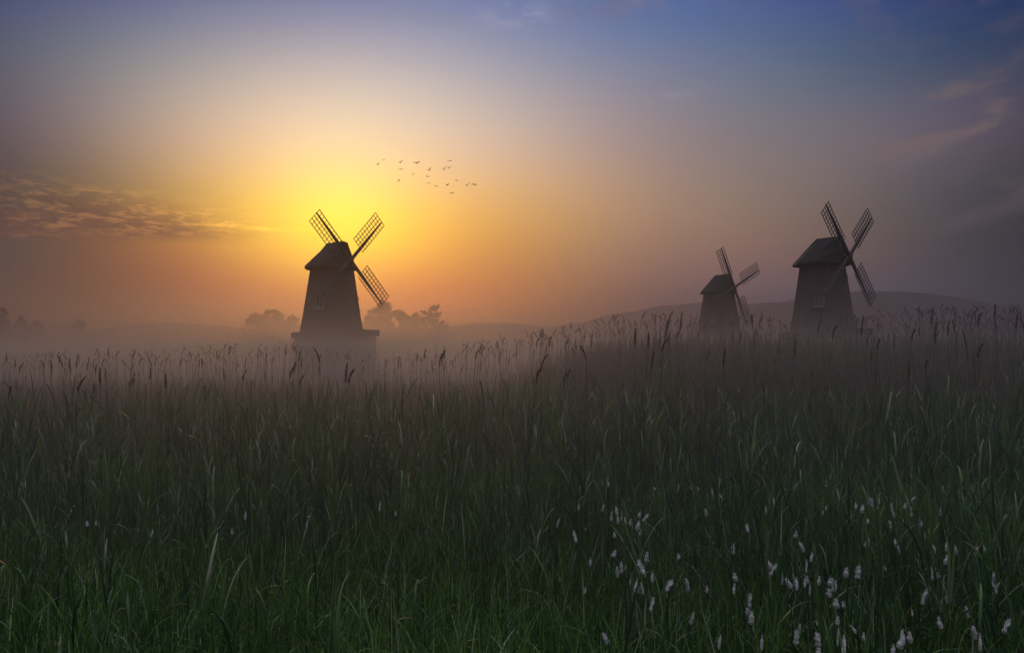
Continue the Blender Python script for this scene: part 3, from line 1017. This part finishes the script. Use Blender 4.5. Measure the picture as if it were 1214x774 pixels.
sky = wt.nodes.new('ShaderNodeTexSky')
sky.sky_type = 'NISHITA'
sky.sun_disc = False
sky.sun_elevation = SUN_EL
sky.sun_rotation = SUN_AZ
sky.dust_density = 3.0
sky.ozone_density = 3.0
SKY_K = .003
total = wscale(sky.outputs[0], SKY_K)
SKY_AZ = [-45, -36, -27, -18, -9, 0, 9, 18, 27, 36, 45]
SKY_EL0, SKY_EL1, SKY_N = -6, 42, 13
SKY_COL = [
    [(0.0000, 0.0000, 0.0000), (0.0000, 0.0000, 0.0059), (0.0000, 0.0000, 0.0295), (0.0000, 0.0086, 0.0595), (0.0000, 0.0000, 0.0382), (0.0000, 0.0000, 0.0069), (0.0000, 0.0000, 0.0000), (0.0000, 0.0000, 0.0091), (0.0000, 0.0000, 0.0229), (0.0000, 0.0000, 0.0303), (0.0001, 0.0000, 0.0340), (0.0001, 0.0000, 0.0360), (0.0001, 0.0000, 0.0371)],
    [(0.0000, 0.0000, 0.0009), (0.0000, 0.0000, 0.0000), (0.0000, 0.0000, 0.0000), (0.0000, 0.0213, 0.0376), (0.0000, 0.0000, 0.0127), (0.0000, 0.0000, 0.0251), (0.0000, 0.0144, 0.0527), (0.0000, 0.0000, 0.0738), (0.0001, 0.0000, 0.0746), (0.0003, 0.0000, 0.0727), (0.0002, 0.0000, 0.0722), (0.0001, 0.0000, 0.0727), (0.0000, 0.0001, 0.0735)],
    [(0.0184, 0.0164, 0.0015), (0.0000, 0.0000, 0.0000), (0.0000, 0.0000, 0.0000), (0.0000, 0.0000, 0.0000), (0.0009, 0.0124, 0.0000), (0.1105, 0.0825, 0.1103), (0.0800, 0.1048, 0.1183), (0.0240, 0.0433, 0.1273), (0.0070, 0.0078, 0.1126), (0.0010, 0.0000, 0.1087), (0.0000, 0.0000, 0.1082), (0.0000, 0.0010, 0.1086), (0.0000, 0.0020, 0.1090)],
    [(0.1204, 0.0961, 0.0007), (0.0000, 0.0000, 0.0000), (0.0000, 0.0000, 0.0000), (0.2430, 0.0000, 0.0000), (0.4391, 0.2594, 0.0000), (0.4844, 0.3726, 0.2291), (0.2635, 0.2747, 0.2385), (0.0877, 0.1201, 0.1920), (0.0000, 0.0347, 0.1533), (0.0000, 0.0111, 0.1441), (0.0000, 0.0063, 0.1421), (0.0000, 0.0061, 0.1414), (0.0003, 0.0065, 0.1409)],
    [(0.3131, 0.2404, 0.0000), (0.4242, 0.1772, 0.0000), (0.4262, 0.0016, 0.0000), (0.3455, 0.0000, 0.0000), (0.4269, 0.2471, 0.0000), (0.4500, 0.4165, 0.2522), (0.3324, 0.3587, 0.3128), (0.1426, 0.1706, 0.2409), (0.0118, 0.0706, 0.1982), (0.0000, 0.0340, 0.1801), (0.0003, 0.0206, 0.1718), (0.0013, 0.0156, 0.1673), (0.0019, 0.0132, 0.1645)],
    [(0.3482, 0.2488, 0.0018), (0.3164, 0.1657, 0.0000), (0.1836, 0.0458, 0.0000), (0.2863, 0.1367, 0.0000), (0.4520, 0.2318, 0.0251), (0.3857, 0.2661, 0.1984), (0.2250, 0.2127, 0.2254), (0.1100, 0.1344, 0.2233), (0.0528, 0.0839, 0.2154), (0.0209, 0.0508, 0.1996), (0.0089, 0.0329, 0.1876), (0.0058, 0.0242, 0.1800), (0.0051, 0.0196, 0.1751)],
    [(0.2011, 0.1514, 0.0101), (0.0795, 0.0624, 0.0155), (0.0000, 0.0000, 0.0294), (0.1163, 0.0679, 0.0837), (0.2141, 0.1341, 0.1037), (0.1698, 0.1143, 0.1192), (0.1373, 0.1209, 0.1659), (0.0348, 0.0884, 0.1954), (0.0154, 0.0567, 0.1951), (0.0164, 0.0405, 0.1872), (0.0144, 0.0312, 0.1793), (0.0117, 0.0259, 0.1734), (0.0097, 0.0225, 0.1691)],
    [(0.0536, 0.0538, 0.0240), (0.0000, 0.0339, 0.0693), (0.0124, 0.0430, 0.1035), (0.1813, 0.0812, 0.0488), (0.1387, 0.1012, 0.0656), (0.1017, 0.1014, 0.1063), (0.0750, 0.1044, 0.1316), (0.0266, 0.0615, 0.1510), (0.0259, 0.0263, 0.1490), (0.0191, 0.0206, 0.1505), (0.0155, 0.0206, 0.1498), (0.0135, 0.0206, 0.1478), (0.0121, 0.0204, 0.1457)],
    [(0.0000, 0.0064, 0.0243), (0.0119, 0.0219, 0.0560), (0.0474, 0.0499, 0.0849), (0.0125, 0.0289, 0.0428), (0.0338, 0.0415, 0.0590), (0.1096, 0.0720, 0.0976), (0.0000, 0.0299, 0.0730), (0.0000, 0.0086, 0.0863), (0.0078, 0.0099, 0.1034), (0.0113, 0.0102, 0.1072), (0.0118, 0.0116, 0.1081), (0.0115, 0.0132, 0.1081), (0.0111, 0.0144, 0.1079)],
    [(0.0000, 0.0000, 0.0142), (0.0000, 0.0000, 0.0061), (0.0000, 0.0000, 0.0000), (0.0000, 0.0000, 0.0000), (0.0000, 0.0000, 0.0000), (0.0224, 0.0179, 0.0289), (0.0008, 0.0140, 0.0394), (0.0000, 0.0000, 0.0381), (0.0008, 0.0003, 0.0495), (0.0037, 0.0028, 0.0559), (0.0057, 0.0048, 0.0589), (0.0066, 0.0062, 0.0603), (0.0071, 0.0072, 0.0612)],
    [(0.0000, 0.0000, 0.0013), (0.0000, 0.0000, 0.0000), (0.0000, 0.0000, 0.0000), (0.0000, 0.0000, 0.0000), (0.0000, 0.0000, 0.0000), (0.0000, 0.0000, 0.0000), (0.0122, 0.0045, 0.0049), (0.0087, 0.0022, 0.0035), (0.0028, 0.0000, 0.0030), (0.0004, 0.0000, 0.0047), (0.0001, 0.0000, 0.0071), (0.0007, 0.0000, 0.0093), (0.0014, 0.0000, 0.0110)],
]
LOBES = [
    (-12.2, 11, 9, 8, 0.9, (0.2969, 0.0000, 0.0000)),
    (-12.2, 10, 5, 5, 0.9, (0.0000, 0.2053, 0.0000)),
    (-12.2, 8, 7, 3.5, 1.0, (0.5025, 0.4714, 0.0000)),
]
AZC = wmath('MINIMUM', wmath('MAXIMUM', AZ, -47), 47)
ELN = wmath('DIVIDE', wmath('SUBTRACT', EL, SKY_EL0), SKY_EL1 - SKY_EL0, clamp=True)
glow = None
for a0, stops in zip(SKY_AZ, SKY_COL):
    rp = wt.nodes.new('ShaderNodeValToRGB')
    rp.color_ramp.interpolation = 'B_SPLINE'
    els_ = rp.color_ramp.elements
    while len(els_) < SKY_N:
        els_.new(.5)
    for k_, (e_, c_) in enumerate(zip(els_, stops)):
        e_.position = k_ / (SKY_N - 1)
        e_.color = (c_[0] / 2, c_[1] / 2, c_[2] / 2, 1)
    WL(ELN, rp.inputs['Fac'])
    w_ = wmath('EXPONENT', wmath('MULTIPLY', wmath('POWER', wmath('ABSOLUTE', wmath('DIVIDE', wmath('SUBTRACT', AZC, a0), 9)), 2), -1))
    g_ = wscale(rp.outputs['Color'], wmath('MULTIPLY', w_, 2))
    glow = g_ if glow is None else wadd(glow, g_)
for a0, e0, sa, se, pw, c in LOBES:
    glow = wadd(glow, wscale(c, lobe(a0, e0, sa, se, pw)))
total = wadd(total, wscale(glow, smooth(sep.outputs[1], -.5, .3)))
# added fill light: out-of-frame sky overhead and behind, brightened for grass and mills
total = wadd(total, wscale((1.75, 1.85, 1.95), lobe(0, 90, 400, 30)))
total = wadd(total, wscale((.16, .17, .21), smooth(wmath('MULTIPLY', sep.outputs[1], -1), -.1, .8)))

# clouds: noise laid out over the dome in azimuth and elevation
def cnoise(kx, ky, sc, det, off=0.0, rough=.55):
    cb = wt.nodes.new('ShaderNodeCombineXYZ')
    WL(wmath('MULTIPLY', AZ, kx), cb.inputs[0])
    WL(wmath('MULTIPLY', EL, ky), cb.inputs[1])
    cb.inputs[2].default_value = off
    n_ = wt.nodes.new('ShaderNodeTexNoise')
    n_.inputs['Scale'].default_value = sc
    n_.inputs['Detail'].default_value = det
    n_.inputs['Roughness'].default_value = rough
    n_.inputs['Distortion'].default_value = .35
    WL(cb.outputs[0], n_.inputs['Vector'])
    return n_.outputs['Fac']
# long bank low on the left, its thin end pointing at the sun
edge = wmath('ADD', wmath('MULTIPLY', wmath('ADD', AZ, 33), -.22), 12.9)       # upper limit falls towards the sun
n1 = cnoise(.085, .62, 1.7, 8, 3.1, .6)
n2 = cnoise(.32, 1.35, 2.6, 9, 9.4, .66)
body = wmath('MULTIPLY', smooth(EV, 7.4, 8.6), wmath('SUBTRACT', 1, smooth(wmath('SUBTRACT', EV, edge), -2.6, .3)))
body = wmath('MULTIPLY', body, wmath('SUBTRACT', 1, smooth(AZ, -24, -14.5)))
back = smooth(AZ, -75, -50)
body = wmath('MULTIPLY', body, back)
dark = wmath('MULTIPLY', body, smooth(n1, .34, .54))
total = wmix(wmath('MULTIPLY', dark, .75), total, (.10, .052, .045))
rimz = wmath('MULTIPLY', wmath('MULTIPLY', smooth(EV, 7.6, 9.0), wmath('SUBTRACT', 1, smooth(wmath('SUBTRACT', EV, edge), -1.2, .9))),
             wmath('MULTIPLY', wmath('SUBTRACT', 1, smooth(AZ, -20, -13.5)), back))
rim = wmath('MULTIPLY', wmath('MULTIPLY', rimz, wmath('ADD', .45, smooth(AZ, -36, -19))), smooth(n2, .47, .63))
total = wadd(total, wscale((.21, .092, .018), rim))
# thin bright streak beside the sun
st1 = wmath('MULTIPLY', lobe(-17.2, 8.35, 3.2, .16), smooth(n2, .35, .6))
total = wadd(total, wscale((.30, .17, .0), st1))
# cirrus high on the right
n3 = cnoise(.07, .16, 2.0, 7, 5.0)
n4 = cnoise(.2, .5, 1.5, 6, 7.7)
cir = wmath('MULTIPLY', smooth(n3, .47, .68), wmath('ADD', .45, n4))
cmask = wmath('ADD', lobe(32, 13.8, 8, 4.6), wmath('ADD', wmath('MULTIPLY', lobe(30, 22.5, 6, 2.2), .8), wmath('MULTIPLY', lobe(8, 23.6, 20, 1.2), .45)))
total = wmix(wmath('MULTIPLY', wmath('MULTIPLY', cir, cmask), .72, clamp=True), total, (.20, .145, .135))
wisp = wmath('ADD', lobe(0.3, 23.0, 2.6, .7), wmath('ADD', wmath('MULTIPLY', lobe(11.2, 17.6, 1.5, .35), .7), wmath('MULTIPLY', lobe(9, 23.9, 9, .6), .6)))
total = wadd(total, wscale((.11, .075, .06), wmath('MULTIPLY', wisp, smooth(n4, .42, .66))))
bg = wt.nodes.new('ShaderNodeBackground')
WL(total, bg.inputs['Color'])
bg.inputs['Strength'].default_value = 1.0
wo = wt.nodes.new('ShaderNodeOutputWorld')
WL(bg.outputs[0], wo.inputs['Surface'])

# ------------------------------------------------------------------ render settings
scene.render.engine = 'CYCLES'
cy = scene.cycles
cy.use_denoising = True
cy.denoiser = 'OPENIMAGEDENOISE'
cy.max_bounces = 6
cy.diffuse_bounces = 3
cy.glossy_bounces = 2
cy.transmission_bounces = 3
cy.volume_bounces = 1
cy.sample_clamp_indirect = 4
vs = scene.view_settings
vs.view_transform = 'Standard'
vs.look = 'None'
vs.exposure = 0
vs.gamma = 1
vs.use_curve_mapping = False
